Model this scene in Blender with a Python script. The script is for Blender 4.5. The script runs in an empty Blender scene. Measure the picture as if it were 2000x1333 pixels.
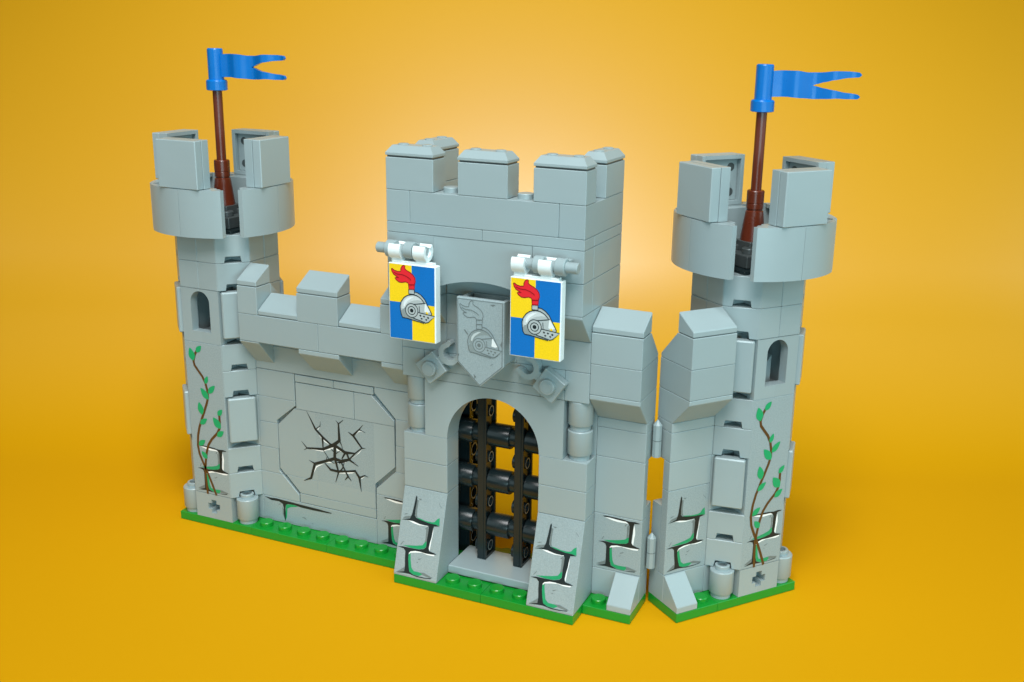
import bpy, bmesh, math, random
from mathutils import Vector, Matrix
R = math.radians
S = 0.1                    # metres per stud of the enlarged toy
scn = bpy.context.scene
col = scn.collection

# ------------------------------------------------------------------ camera
AZ, EL, ROLL = 0.398392152, 0.285543603, 0.0210572434
cpos = Vector((21.1738730, -35.0265086, 22.4335297))
FPX, PPX, PPY = 2119.97555, 1057.31659, 669.245714
fwd = Vector((-math.sin(AZ) * math.cos(EL), math.cos(AZ) * math.cos(EL), -math.sin(EL)))
rgt0 = Vector((math.cos(AZ), math.sin(AZ), 0)); up0 = rgt0.cross(fwd)
rgt = rgt0 * math.cos(ROLL) + up0 * math.sin(ROLL)
up = up0 * math.cos(ROLL) - rgt0 * math.sin(ROLL)
cam = bpy.data.cameras.new('camera'); cam_o = bpy.data.objects.new('camera', cam); col.objects.link(cam_o)
cam_o.matrix_world = Matrix(((rgt.x, up.x, -fwd.x, cpos.x * S), (rgt.y, up.y, -fwd.y, cpos.y * S),
                             (rgt.z, up.z, -fwd.z, cpos.z * S), (0, 0, 0, 1)))
cam.sensor_fit = 'HORIZONTAL'; cam.sensor_width = 36; cam.lens = FPX / 2000 * 36
cam.shift_x = (1000 - PPX) / 2000; cam.shift_y = (PPY - 666.5) / 2000
cam.clip_start = 0.05; cam.clip_end = 400
scn.camera = cam_o

# ------------------------------------------------------------------ light
w = bpy.data.worlds.new('World'); scn.world = w; w.use_nodes = True
bg = w.node_tree.nodes['Background']; bg.inputs[0].default_value = (0.93, 1.0, 1.0, 1); bg.inputs[1].default_value = 0.025
def area(name, loc, tgt, sx, sy, power, colr=(1, 1, 1)):
    l = bpy.data.lights.new(name, 'AREA'); l.shape = 'RECTANGLE'; l.size = sx * S; l.size_y = sy * S
    l.energy = power; l.color = colr
    o = bpy.data.objects.new(name, l); col.objects.link(o)
    o.location = Vector(loc) * S
    o.rotation_euler = (Vector(tgt) - Vector(loc)).to_track_quat('-Z', 'Y').to_euler()
    return o
fh = Vector((-math.sin(AZ), math.cos(AZ), 0))      # horizontal view direction
rh = Vector((math.cos(AZ), math.sin(AZ), 0))
mid = Vector((1, 3, 0))
LEL, LAZ, LD = R(54), R(1), 95
ldir = (-fh * math.cos(LAZ) + rh * math.sin(LAZ)) * math.cos(LEL) + Vector((0, 0, math.sin(LEL)))
area('key_softbox', mid + Vector((0, 0, 8)) + ldir * LD, mid + Vector((0, 0, 8)), 40, 40, 770)
def fill(name, az, el, d, sx, sy, e, c):
    dr = (-fh * math.cos(R(az)) + rh * math.sin(R(az))) * math.cos(R(el)) + Vector((0, 0, math.sin(R(el))))
    area(name, mid + Vector((0, 0, 8)) + dr * d, mid + Vector((0, 0, 8)), sx, sy, e, c)
fill('fill_right', 66, 22, 80, 90, 56, 330, (.66, .96, 1))
fill('fill_left', -50, 25, 80, 90, 56, 175, (.76, .97, 1))
fill('fill_low', 12, 3, 75, 60, 16, 230, (.56, .92, 1))
def spot(name, loc, tgt, e, ang, blend, c, rad):
    l = bpy.data.lights.new(name, 'SPOT'); l.energy = e; l.spot_size = R(ang); l.spot_blend = blend; l.color = c; l.shadow_soft_size = rad * S
    o = bpy.data.objects.new(name, l); col.objects.link(o); o.location = loc * S
    o.rotation_euler = (tgt - loc).to_track_quat('-Z', 'Y').to_euler()
spot('backdrop_spot', mid - fh * 22 + Vector((0, 0, 88)), mid + fh * 24 + rh * 0 + Vector((0, 0, 14)), 1420, 60, 1, (.80, .97, 1), 8)
scn.view_settings.view_transform = 'Standard'
try: scn.view_settings.look = 'None'
except Exception: pass
scn.view_settings.exposure = 0; scn.view_settings.gamma = 1
scn.render.engine = 'CYCLES'

# tuned constants
GREYC = (.305,.368,.377)
GREYP = (.290,.350,.362)
BDY = 9
BDR = 20
BDW = 110
BDC = (.69,.322,.0002)
BDRO = .37
BDS = .5
BDA = 53
BDI = 1.74

# outlines of the printed decorations, in studs
P3 = {'k':[[(0.05,2.235),(0.45,2.334),(0.525,2.534),(0.569,2.882),(0.601,3.213),(0.634,3.296),(0.671,3.226),(0.674,3.057),(0.654,2.713),(0.657,2.498),(0.73,2.419),(0.942,2.368),(1.357,2.311),(1.661,2.31),(1.835,2.267),(1.589,2.225),(1.568,2.061),(1.546,1.812),(1.497,1.556),(1.467,1.335),(1.527,1.224),(1.75,1.194),(1.856,1.161),(1.693,1.121),(1.391,1.104),(1.117,1.124),(0.879,1.115),(0.665,1.053),(0.591,0.969),(0.604,0.755),(0.663,0.458),(0.726,0.254),(0.909,0.17),(1.185,0.152),(1.491,0.156),(1.774,0.187),(1.728,0.155),(1.428,0.121),(1.088,0.116),(0.738,0.164),(0.498,0.159),(0.123,0.116),(0.49,0.219),(0.491,0.453),(0.449,0.754),(0.427,1.029),(0.329,1.117),(0.048,1.143),(0.284,1.185),(0.663,1.186),(1.038,1.201),(1.267,1.263),(1.356,1.358),(1.349,1.649),(1.364,1.898),(1.368,2.114),(1.322,2.197),(1.205,2.189),(0.932,2.197),(0.615,2.258),(0.374,2.264)]],'w':[[(0.376,2.252),(0.615,2.258),(0.931,2.203),(1.322,2.197),(1.342,2.176),(1.14,2.167),(0.904,2.151),(0.626,2.183)],[(1.579,2.171),(1.589,1.912),(1.554,1.629),(1.532,1.256),(1.5,1.244),(1.489,1.37),(1.509,1.589),(1.55,1.782),(1.561,2.06)],[(0.591,0.969),(0.631,1.046),(0.845,1.115),(1.115,1.133),(1.389,1.119),(1.777,1.123),(1.751,1.071),(1.465,1.058),(1.222,1.1),(0.955,1.06),(0.672,1.002),(0.606,0.911)]],'g':[[(0.727,2.434),(0.935,2.413),(1.18,2.368),(1.485,2.367),(1.597,2.404),(1.697,2.531),(1.796,2.596),(1.833,2.282),(1.661,2.31),(1.357,2.311),(0.942,2.368)],[(0.278,1.231),(0.582,1.277),(0.917,1.33),(1.18,1.399),(1.264,1.524),(1.341,1.586),(1.353,1.373),(1.265,1.278),(1.036,1.21),(0.662,1.195)],[(0.591,0.969),(0.674,0.987),(0.722,0.718),(0.798,0.425),(0.923,0.312),(1.197,0.309),(1.34,0.262),(1.183,0.167),(0.908,0.176),(0.726,0.254),(0.656,0.456),(0.607,0.756)]],'s':[[(0.664,3.132),(0.753,3.102),(0.733,2.759),(0.75,2.516),(0.796,2.432),(0.69,2.458),(0.659,2.529),(0.662,2.777)],[(0.112,2.284),(0.219,2.382),(0.519,2.456),(0.45,2.334)],[(1.257,2.061),(1.347,2.14),(1.371,2.022),(1.349,1.649),(1.335,1.554),(1.254,1.476),(1.274,1.695)],[(0.122,0.125),(0.28,0.237),(0.473,0.387),(0.49,0.219)],[(1.197,0.309),(1.397,0.336),(1.679,0.258),(1.821,0.212),(1.691,0.178),(1.344,0.232)],[(0.724,3.189),(0.894,3.19),(0.817,3.13)],[(1.677,3.154),(1.698,3.152),(1.833,3.0),(1.814,2.991)],[(0.142,2.445),(0.236,2.509),(0.356,2.517),(0.242,2.464)],[(1.191,2.048),(1.308,2.179),(1.329,2.152),(1.242,2.043)],[(0.156,1.237),(0.271,1.4),(0.297,1.39),(0.191,1.235)],[(1.024,0.812),(1.219,0.878),(1.095,0.79)],[(0.975,0.678),(1.089,0.718),(1.061,0.672)]]}
P2 = {'k':[[(0.383,2.31),(0.479,2.337),(0.91,2.332),(1.244,2.315),(1.483,2.279),(1.718,2.303),(1.908,2.269),(1.85,2.24),(1.686,2.223),(1.656,2.118),(1.641,1.917),(1.622,1.716),(1.601,1.513),(1.6,1.388),(1.646,1.299),(1.791,1.256),(1.959,1.206),(1.889,1.173),(1.724,1.166),(1.487,1.151),(1.248,1.149),(1.008,1.154),(0.769,1.094),(0.712,1.019),(0.715,0.768),(0.736,0.418),(0.792,0.228),(1.051,0.122),(1.341,0.125),(1.817,0.179),(1.771,0.143),(1.533,0.119),(1.172,0.112),(0.881,0.126),(0.564,0.151),(0.174,0.118),(0.344,0.169),(0.548,0.249),(0.563,0.481),(0.566,0.735),(0.567,1.012),(0.526,1.129),(0.403,1.178),(0.22,1.184),(0.425,1.233),(0.594,1.232),(0.861,1.215),(1.124,1.247),(1.384,1.304),(1.476,1.386),(1.479,1.586),(1.49,1.861),(1.492,2.083),(1.452,2.174),(1.342,2.244),(0.961,2.256),(0.673,2.283),(0.445,2.281)]],'w':[[(0.457,2.268),(0.673,2.283),(0.961,2.256),(1.2,2.244),(1.366,2.242),(1.452,2.174),(1.298,2.178),(1.013,2.161),(0.773,2.192)],[(1.689,2.162),(1.721,1.984),(1.737,1.79),(1.704,1.585),(1.682,1.306),(1.641,1.322),(1.607,1.39),(1.629,1.568),(1.648,1.771),(1.651,1.969)],[(0.713,0.982),(0.723,1.047),(0.793,1.107),(1.007,1.159),(1.247,1.161),(1.534,1.149),(1.901,1.175),(1.869,1.111),(1.704,1.087),(1.489,1.102),(1.201,1.126),(0.963,1.074),(0.808,1.02),(0.75,0.972)]],'g':[[(0.435,1.273),(0.76,1.331),(1.117,1.408),(1.329,1.479),(1.409,1.558),(1.478,1.598),(1.486,1.438),(1.454,1.344),(1.29,1.283),(1.004,1.233),(0.715,1.233)],[(0.706,0.98),(0.8,1.038),(0.823,0.665),(0.856,0.445),(0.922,0.308),(1.117,0.289),(1.405,0.304),(1.433,0.21),(1.34,0.13),(1.051,0.135),(0.804,0.231),(0.736,0.418)]],'s':[[(1.387,2.037),(1.466,2.127),(1.478,1.982),(1.459,1.755),(1.466,1.608),(1.386,1.541),(1.398,1.792)],[(0.171,0.189),(0.387,0.314),(0.542,0.4),(0.536,0.259),(0.343,0.177)],[(1.38,0.311),(1.525,0.306),(1.875,0.223),(1.794,0.179),(1.435,0.172)],[(1.152,0.865),(1.317,0.926),(1.26,0.864),(1.142,0.825)],[(1.063,0.699),(1.193,0.748),(1.159,0.708)],[(0.35,1.28),(0.429,1.435),(0.461,1.437),(0.386,1.288)],[(1.292,2.041),(1.347,2.151),(1.383,2.134),(1.328,2.036)]]}
PL = {'k':[[(0.081,1.133),(0.44,1.121),(0.737,1.149),(1.072,1.132),(1.488,1.121),(2.107,1.094),(2.924,1.072),(3.67,1.026),(3.669,0.988),(3.447,0.973),(2.715,0.954),(2.1,0.961),(1.689,1.01),(1.356,0.992),(1.228,0.936),(1.196,0.74),(1.198,0.399),(1.174,0.126),(1.143,0.158),(1.096,0.454),(1.111,0.723),(1.061,0.941),(0.856,1.033),(0.434,1.013)]],'w':[],'g':[[(1.237,0.946),(1.607,1.013),(1.894,0.965),(1.474,0.865),(1.302,0.762),(1.257,0.335),(1.185,0.167),(1.2,0.589)]],'s':[[(1.031,0.783),(1.105,0.684),(1.105,0.379),(1.144,0.177),(1.032,0.441)],[(2.036,0.495),(2.242,0.5),(2.341,0.407),(2.158,0.464)],[(2.583,0.306),(2.684,0.289),(2.622,0.261)],[(0.783,0.847),(0.935,0.934),(0.954,0.9)]]}
CR = [[(-5.435,6.057,0.011),(-5.213,5.661,0.051),(-5.016,5.293,0.088),(-4.655,4.968,0.102),(-4.274,4.712,0.08),(-3.993,4.649,0.072)],[(-4.998,5.286,0.029),(-4.758,5.465,0.036),(-4.73,5.693,0.007)],[(-4.655,4.952,0.095),(-4.643,4.405,0.044)],[(-5.771,4.597,0.011),(-5.494,4.312,0.067),(-4.643,4.405,0.11),(-4.061,4.717,0.145),(-3.787,4.958,0.129),(-3.81,5.735,0.064),(-3.939,5.856,0.011)],[(-3.811,5.719,0.05),(-3.558,5.941,0.018)],[(-5.495,4.303,0.037),(-5.664,4.184,0.007)],[(-3.787,4.958,0.072),(-3.672,4.737,0.029),(-3.629,4.488,0.029)],[(-4.01,4.678,0.123),(-3.507,4.446,0.129),(-2.998,4.498,0.05)],[(-3.507,4.446,0.093),(-3.695,4.121,0.043)],[(-3.437,4.442,0.093),(-3.324,4.157,0.072)],[(-3.324,4.157,0.065),(-2.98,4.524,0.05),(-2.659,4.804,0.078),(-3.076,5.304,0.092),(-3.332,5.435,0.014)],[(-3.075,5.32,0.092),(-2.771,5.641,0.049),(-2.574,5.878,0.014)],[(-2.771,5.641,0.035),(-2.464,5.545,0.014)],[(-2.659,4.804,0.049),(-2.468,4.829,0.007)],[(-4.028,4.675,0.123),(-4.058,4.072,0.124)],[(-3.97,4.33,0.036),(-3.77,4.479,0.014)],[(-5.091,3.639,0.111),(-4.45,3.903,0.11),(-4.069,4.07,0.131),(-3.735,4.011,0.123),(-3.324,4.157,0.1),(-2.86,3.926,0.018)],[(-5.412,3.761,0.007),(-5.091,3.639,0.074)],[(-5.102,3.637,0.111),(-5.332,2.918,0.097),(-5.718,2.721,0.015)],[(-4.627,4.359,0.029),(-4.323,3.959,0.029)],[(-4.247,4.507,0.022),(-4.075,4.376,0.044)],[(-4.461,4.08,0.015),(-4.484,3.946,0.037)],[(-4.035,4.027,0.102),(-3.879,3.471,0.073),(-4.053,2.947,0.015)],[(-4.581,3.765,0.029),(-4.288,3.509,0.095),(-3.896,3.494,0.102),(-3.415,3.59,0.072),(-3.025,3.679,0.093),(-2.824,3.409,0.107),(-2.739,2.759,0.014)],[(-2.824,3.403,0.072),(-2.54,3.56,0.043),(-2.368,3.512,0.011)],[(-3.736,3.968,0.051),(-3.405,3.364,0.072),(-3.235,3.168,0.014)],[(-3.406,3.348,0.065),(-3.564,3.155,0.018)],[(-3.558,4.017,0.022),(-3.677,3.671,0.051),(-3.879,3.471,0.029)],[(-4.307,3.913,0.037),(-4.078,3.841,0.022)],[(-3.169,4.088,0.014),(-2.977,4.075,0.011)]]
CW = [[(-4.909,5.279),(-4.796,5.41),(-4.758,5.455),(-4.816,5.359),(-4.874,5.262)],[(-4.897,5.152),(-4.691,4.946),(-4.701,4.896),(-4.797,4.992)],[(-4.606,4.864),(-4.31,4.706),(-4.364,4.687),(-4.557,4.76),(-4.598,4.801)],[(-5.296,4.289),(-4.646,4.356),(-4.281,4.533),(-4.066,4.588),(-4.213,4.465),(-4.502,4.371),(-4.63,4.293),(-4.936,4.281)],[(-3.959,4.606),(-3.543,4.423),(-3.788,4.46),(-3.947,4.464)],[(-3.289,4.163),(-2.948,4.433),(-2.643,4.76),(-2.806,4.539),(-3.056,4.334)],[(-5.061,3.513),(-4.93,3.603),(-4.619,3.732),(-4.859,3.583),(-5.026,3.47),(-5.186,3.16),(-5.141,3.334)],[(-4.581,3.781),(-4.344,3.874),(-4.024,3.867),(-3.739,3.887),(-3.363,4.069),(-3.327,4.098),(-3.56,3.952),(-3.882,3.854),(-4.167,3.841)],[(-3.862,3.458),(-3.541,3.518),(-3.063,3.607),(-3.188,3.535),(-3.543,3.452),(-3.846,3.412)],[(-3.006,5.316),(-2.79,5.574),(-2.567,5.565),(-2.774,5.536),(-2.952,5.373)],[(-2.773,3.354),(-2.63,3.462),(-2.542,3.511),(-2.703,3.367)],[(-3.256,4.121),(-2.995,4.056),(-3.066,4.036),(-3.205,4.066)]]
H = {'plume':[[(0.112,2.669),(0.148,2.685),(0.236,2.626),(0.372,2.595),(0.507,2.61),(0.518,2.715),(0.565,2.812),(0.638,2.854),(0.692,2.837),(0.684,2.733),(0.763,2.673),(0.911,2.609),(1.035,2.52),(1.11,2.414),(1.125,2.277),(1.091,2.17),(1.082,1.984),(0.845,1.967),(0.835,2.14),(0.809,2.206),(0.698,2.228),(0.551,2.192),(0.428,2.196),(0.316,2.264),(0.257,2.339),(0.302,2.362),(0.425,2.358),(0.326,2.398),(0.214,2.461),(0.138,2.557)]],'collar':[[(0.845,1.963),(1.082,1.977),(1.086,1.799),(0.844,1.793)]],'dome':[[(0.483,1.128),(0.468,1.291),(0.514,1.461),(0.635,1.628),(0.781,1.727),(0.977,1.779),(1.173,1.763),(1.345,1.68),(1.495,1.525),(1.568,1.511),(1.808,1.134),(1.773,1.06),(1.931,1.053),(1.659,0.788),(1.538,0.748),(1.489,0.73),(1.021,0.798),(0.798,0.839),(0.574,0.857),(0.51,0.966)]],'crest':[[(1.084,1.892),(1.219,1.873),(1.367,1.798),(1.516,1.655),(1.592,1.52),(1.495,1.513),(1.37,1.66),(1.221,1.758),(1.087,1.787)]],'visor':[[(1.033,1.409),(1.544,1.508),(1.77,1.176),(1.797,1.098),(1.65,1.137),(1.223,1.129),(1.158,1.284)]],'visorlight':[[(1.52,1.481),(1.556,1.486),(1.746,1.196),(1.661,1.162),(1.552,1.171),(1.491,1.187)]],'chin':[[(1.223,1.124),(1.931,1.053),(1.659,0.788),(1.032,0.881),(1.165,0.981)]],'holes':[[(1.282,1.02),(1.323,1.053),(1.38,1.009),(1.332,0.961)],[(1.434,1.004),(1.477,1.033),(1.532,0.994),(1.484,0.948)],[(1.601,0.972),(1.653,1.009),(1.703,0.962),(1.651,0.916)],[(1.333,0.904),(1.374,0.938),(1.431,0.903),(1.379,0.856)],[(1.529,0.888),(1.57,0.912),(1.627,0.882),(1.575,0.835)]],'low':[[(0.478,1.104),(0.51,0.966),(0.574,0.857),(0.798,0.839),(1.021,0.798),(1.489,0.737),(1.463,0.786),(1.069,0.87),(0.895,0.946),(0.77,1.024),(0.706,1.133),(0.691,1.248),(0.605,1.214),(0.545,1.136)]],'mid':[[(0.519,1.203),(0.545,1.418),(0.66,1.596),(0.831,1.71),(1.051,1.741),(1.247,1.703),(1.396,1.582),(1.225,1.596),(1.006,1.545),(0.811,1.451),(0.703,1.297),(0.618,1.192)]],'hi':[[(0.604,1.308),(0.626,1.451),(0.722,1.58),(0.881,1.669),(1.052,1.695),(0.931,1.617),(0.785,1.506),(0.701,1.39),(0.666,1.292)]],'gold':[[(1.553,1.136),(1.6,1.201),(1.65,1.149),(1.651,1.091),(1.578,1.105)]]}
HL = [[(0.483,1.128),(0.468,1.291),(0.514,1.461),(0.635,1.628),(0.781,1.727),(0.977,1.779),(1.173,1.763),(1.345,1.68),(1.495,1.525)],[(0.483,1.128),(0.51,0.966),(0.574,0.857),(0.798,0.839),(1.021,0.798),(1.489,0.73)],[(1.084,1.892),(1.219,1.873),(1.367,1.798),(1.516,1.655),(1.592,1.52),(1.808,1.134),(1.773,1.06)],[(1.223,1.124),(1.931,1.053),(1.659,0.788),(1.538,0.748)],[(1.032,0.881),(1.537,0.76)],[(1.033,1.409),(1.544,1.508)],[(1.279,1.37),(1.296,1.138)],[(0.845,1.967),(0.844,1.793),(1.086,1.799),(1.082,1.977)],[(0.212,2.554),(0.374,2.496),(0.595,2.493),(0.768,2.443),(0.904,2.367),(0.941,2.325)],[(0.842,2.14),(1.079,2.161)],[(0.845,1.967),(1.082,1.982)]]
HC = [(0.959,1.165),(1.214,1.198),(1.107,1.184),(1.033,1.175)]
VS = [[(0.648,8.398),(0.516,8.192),(0.426,7.894),(0.469,7.702),(0.655,7.472),(0.849,7.239),(0.998,6.955),(1.076,6.622),(1.096,6.328),(1.005,6.022),(0.839,5.613),(0.654,5.206),(0.65,5.17),(0.501,4.825),(0.38,4.379),(0.328,3.886),(0.391,3.493),(0.556,3.107),(0.788,2.607),(0.982,2.142),(1.185,1.599)],[(1.643,5.523),(1.649,5.195),(1.63,4.951),(1.473,4.666),(1.138,4.321),(0.928,4.016),(0.8,3.629),(0.725,3.262),(0.647,2.735),(0.656,2.249),(0.7,1.588)]]
VL = [((0.895,8.643),(0.605,8.32),0.197),((0.268,8.484),(0.425,7.908),0.278),((1.136,7.284),(0.985,6.914),0.162),((1.505,6.898),(1.114,6.485),0.208),((0.709,6.686),(1.12,6.192),0.255),((0.56,6.001),(0.703,5.418),0.255),((1.829,5.829),(1.562,5.523),0.185),((0.951,5.263),(0.554,4.955),0.197),((1.295,5.391),(1.671,4.912),0.289),((1.831,4.811),(1.452,4.512),0.208),((0.773,4.212),(0.387,3.921),0.197),((0.523,3.649),(0.811,3.324),0.208)]

# ------------------------------------------------------------------ materials
def plastic(name, c, rough=0.34, var=0.035, bump=0.02, spec=0.5, speck=None):
    m = bpy.data.materials.new(name); m.use_nodes = True
    nt = m.node_tree; N = nt.nodes; L = nt.links
    b = N['Principled BSDF']; b.inputs['Roughness'].default_value = rough
    b.inputs['Specular IOR Level'].default_value = spec
    geo = N.new('ShaderNodeNewGeometry'); tc = N.new('ShaderNodeTexCoord')
    hsv = N.new('ShaderNodeHueSaturation'); hsv.inputs['Color'].default_value = (*c, 1)
    mr = N.new('ShaderNodeMapRange'); mr.inputs[3].default_value = 1 - var; mr.inputs[4].default_value = 1 + var
    L.new(geo.outputs['Random Per Island'], mr.inputs[0]); L.new(mr.outputs[0], hsv.inputs['Value'])
    out = hsv.outputs[0]
    if speck:
        n1 = N.new('ShaderNodeTexNoise'); n1.inputs['Scale'].default_value = 190; n1.inputs['Detail'].default_value = 3; n1.inputs['Roughness'].default_value = .75
        L.new(tc.outputs['Object'], n1.inputs['Vector'])
        cr = N.new('ShaderNodeMapRange'); cr.inputs[1].default_value = .36; cr.inputs[2].default_value = .66; cr.inputs[3].default_value = 1 - speck; cr.inputs[4].default_value = 1 + speck
        L.new(n1.outputs[0], cr.inputs[0])
        h2 = N.new('ShaderNodeHueSaturation'); L.new(out, h2.inputs['Color']); L.new(cr.outputs[0], h2.inputs['Value']); out = h2.outputs[0]
    # faint handling marks change the gloss a little
    n3 = N.new('ShaderNodeTexNoise'); n3.inputs['Scale'].default_value = 9; n3.inputs['Detail'].default_value = 5
    L.new(tc.outputs['Object'], n3.inputs['Vector'])
    rr = N.new('ShaderNodeMapRange'); rr.inputs[3].default_value = rough - .07; rr.inputs[4].default_value = rough + .09
    L.new(n3.outputs[0], rr.inputs[0]); L.new(rr.outputs[0], b.inputs['Roughness'])
    if bump:
        n2 = N.new('ShaderNodeTexNoise'); n2.inputs['Scale'].default_value = 6; n2.inputs['Detail'].default_value = 2
        L.new(tc.outputs['Object'], n2.inputs['Vector'])
        bp = N.new('ShaderNodeBump'); bp.inputs['Strength'].default_value = bump * 5; bp.inputs['Distance'].default_value = .02
        L.new(n2.outputs[0], bp.inputs['Height']); L.new(bp.outputs[0], b.inputs['Normal'])
    L.new(out, b.inputs['Base Color'])
    return m
def flat(name, c, rough=.4, speck=0):
    return plastic(name, c, rough, 0, 0, .4, speck or None)
GREY = plastic('stone_grey_plastic', GREYC)
PRINT = plastic('printed_stone', GREYP, .42, .03, .02, .35, .11)
DARK = plastic('dark_plastic_and_hole_shade', (.06, .07, .07), .3)
BLACK = plastic('black_plastic', (.010, .018, .020), .24, .1, .03, .4)
BLACKEDGE = plastic('black_plastic_edge_glint', (.22, .26, .27), .3)  # bright rim highlights of the black plastic, painted as pale lines
GREEN = plastic('green_plastic', (.004, .25, .022), .3, .03)
BLUE = plastic('blue_plastic', (.0003, .138, .46), .27, .0, .02, .32)
BROWN = plastic('brown_plastic', (.125, .022, .008), .28, .0)
WHITE = plastic('white_plastic', (.80, .86, .86), .3, .0)
INK = flat('ink_black', (.010, .018, .02))
INKW = flat('ink_white', (.88, .9, .9))
MOSS = flat('ink_moss', (.012, .30, .12), .45, .08)
SHADE = flat('ink_shade', (.16, .19, .19), .45, .1)
LEAF = flat('ink_leaf', (.004, .33, .12))
STEM = flat('ink_stem', (.10, .045, .012))
PYEL = flat('print_yellow', (.95, .62, .01), .4, .06)
PBLU = flat('print_blue', (.003, .155, .50), .4, .06)
PRED = flat('print_red', (.78, .02, .03), .4)
PREDD = flat('print_dark_red', (.25, .004, .008), .4)
PSIL = flat('print_silver', (.44, .48, .48), .35, .05)
PSILM = flat('print_silver_mid', (.60, .64, .64), .35, .05)
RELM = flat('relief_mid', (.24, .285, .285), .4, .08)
PSILD = flat('print_silver_dim', (.27, .305, .305), .35, .05)
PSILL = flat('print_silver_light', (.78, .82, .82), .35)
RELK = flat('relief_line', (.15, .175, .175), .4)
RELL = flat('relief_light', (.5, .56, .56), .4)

# ------------------------------------------------------------------ mesh helpers
class MB:
    """Collects plastic pieces of ONE part; every piece stays its own island, so seams are real gaps."""
    def __init__(s): s.bm = bmesh.new(); s.mats = []
    def mi(s, m):
        if m not in s.mats: s.mats.append(m)
        return s.mats.index(m)
    def add(s, t, m, bevel=0, smooth=False, T=None, only=None):
        if bevel:
            ed = [e for e in t.edges if (e.calc_length() > bevel * 2.1) and len(e.link_faces) == 2 and e.calc_face_angle(0) > .5]
            bmesh.ops.bevel(t, geom=ed, offset=bevel, segments=1, affect='EDGES', clamp_overlap=True)
        k = s.mi(m); vm = {}
        for v in t.verts: vm[v] = s.bm.verts.new((T @ v.co) if T else v.co)
        for f in t.faces:
            try: nf = s.bm.faces.new([vm[v] for v in f.verts])
            except ValueError: continue
            nf.material_index = k; nf.smooth = smooth or f.smooth
        t.free()
    def prism(s, pts, axis, a0, a1, m=None, b=.02, T=None, smooth=False):
        t = bmesh.new()
        def P(u, v, a): return {'x': (a, u, v), 'y': (u, a, v), 'z': (u, v, a)}[axis]
        A = [t.verts.new(P(u, v, a0)) for u, v in pts]; B = [t.verts.new(P(u, v, a1)) for u, v in pts]
        t.faces.new(A); t.faces.new(B[::-1]); n = len(pts)
        for i in range(n): t.faces.new((A[i], B[i], B[(i + 1) % n], A[(i + 1) % n]))
        bmesh.ops.recalc_face_normals(t, faces=t.faces)
        s.add(t, m or GREY, b, smooth, T)
    def box(s, x0, x1, y0, y1, z0, z1, m=None, b=.02, T=None, g=.0045):
        s.prism([(x0 + g, y0), (x1 - g, y0), (x1 - g, y1), (x0 + g, y1)], 'z', z0 + g, z1 - g, m, b, T)
    def lathe(s, prof, c, axis='z', m=None, seg=40, T=None):
        t = bmesh.new(); rings = []
        for r, h in prof:
            ring = []
            for i in range(seg):
                a = 2 * math.pi * i / seg; u, v = r * math.cos(a), r * math.sin(a)
                ring.append(t.verts.new({'z': (c[0] + u, c[1] + v, c[2] + h), 'y': (c[0] + u, c[1] + h, c[2] + v), 'x': (c[0] + h, c[1] + u, c[2] + v)}[axis]))
            rings.append(ring)
        for k in range(len(rings) - 1):
            for i in range(seg): 
                f = t.faces.new((rings[k][i], rings[k][(i + 1) % seg], rings[k + 1][(i + 1) % seg], rings[k + 1][i]))
                f.smooth = True
        t.faces.new(rings[0]); t.faces.new(rings[-1])
        bmesh.ops.recalc_face_normals(t, faces=t.faces)
        for e in t.edges:
            if e.calc_face_angle(0) > .6: e.smooth = False
        # keep sharp rims: split them so that smooth shading stops there
        bmesh.ops.split_edges(t, edges=[e for e in t.edges if not e.smooth])
        s.add(t, m or GREY, 0, False, T)
    def stud(s, x, y, z, m, r=.3, h=.21):
        s.lathe([(r, 0), (r, h - .03), (r - .03, h)], (x, y, z), 'z', m, 28)
    def sheet(s, pts, f, m):
        vs = [s.bm.verts.new(f(u, v)) for u, v in pts]
        try: fa = s.bm.faces.new(vs)
        except ValueError: return
        fa.material_index = s.mi(m)
    def stroke(s, line, f, m, wdt=None):
        pts = [(p_[0], p_[1]) for p_ in line]; ws = [(p_[2] if len(p_) > 2 else wdt) / 2 for p_ in line]
        Lp, Rp = [], []
        for i, (x, y) in enumerate(pts):
            a = pts[max(i - 1, 0)]; c = pts[min(i + 1, len(pts) - 1)]
            dx, dy = c[0] - a[0], c[1] - a[1]; d = math.hypot(dx, dy) or 1
            Lp.append((x - dy / d * ws[i], y + dx / d * ws[i])); Rp.append((x + dy / d * ws[i], y - dx / d * ws[i]))
        for i in range(len(pts) - 1):
            s.sheet([Lp[i], Rp[i], Rp[i + 1], Lp[i + 1]], f, m)
    def build(s, name, parent=None, loc=(0, 0, 0), rot=0, label=None):
        me = bpy.data.meshes.new(name)
        for v in s.bm.verts: v.co *= S
        s.bm.normal_update(); s.bm.to_mesh(me); s.bm.free()
        for m in s.mats: me.materials.append(m)
        return link(name, me, parent, loc, rot, label)
def link(name, me, parent, loc=(0, 0, 0), rot=0, label=None):
    o = bpy.data.objects.new(name, me); col.objects.link(o)
    o.location = Vector(loc) * S; o.rotation_euler = (0, 0, rot)
    if parent: o.parent = parent
    if label: o['label'] = label
    return o
def thing(name, label, cat, loc=(0, 0, 0), rot=0, group=None):
    o = bpy.data.objects.new(name, None); col.objects.link(o); o.empty_display_size = .05
    o.location = Vector(loc) * S; o.rotation_euler = (0, 0, rot)
    o['label'] = label; o['category'] = cat
    if group: o['group'] = group
    return o
def arc(cx, cy, r, a0, a1, n): return [(cx + r * math.cos(R(a0 + (a1 - a0) * i / n)), cy + r * math.sin(R(a0 + (a1 - a0) * i / n))) for i in range(n + 1)]
def plan_y(y, x0, z0, lift=.004):
    return lambda u, v: (x0 + u, y - lift, z0 + v)
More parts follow.
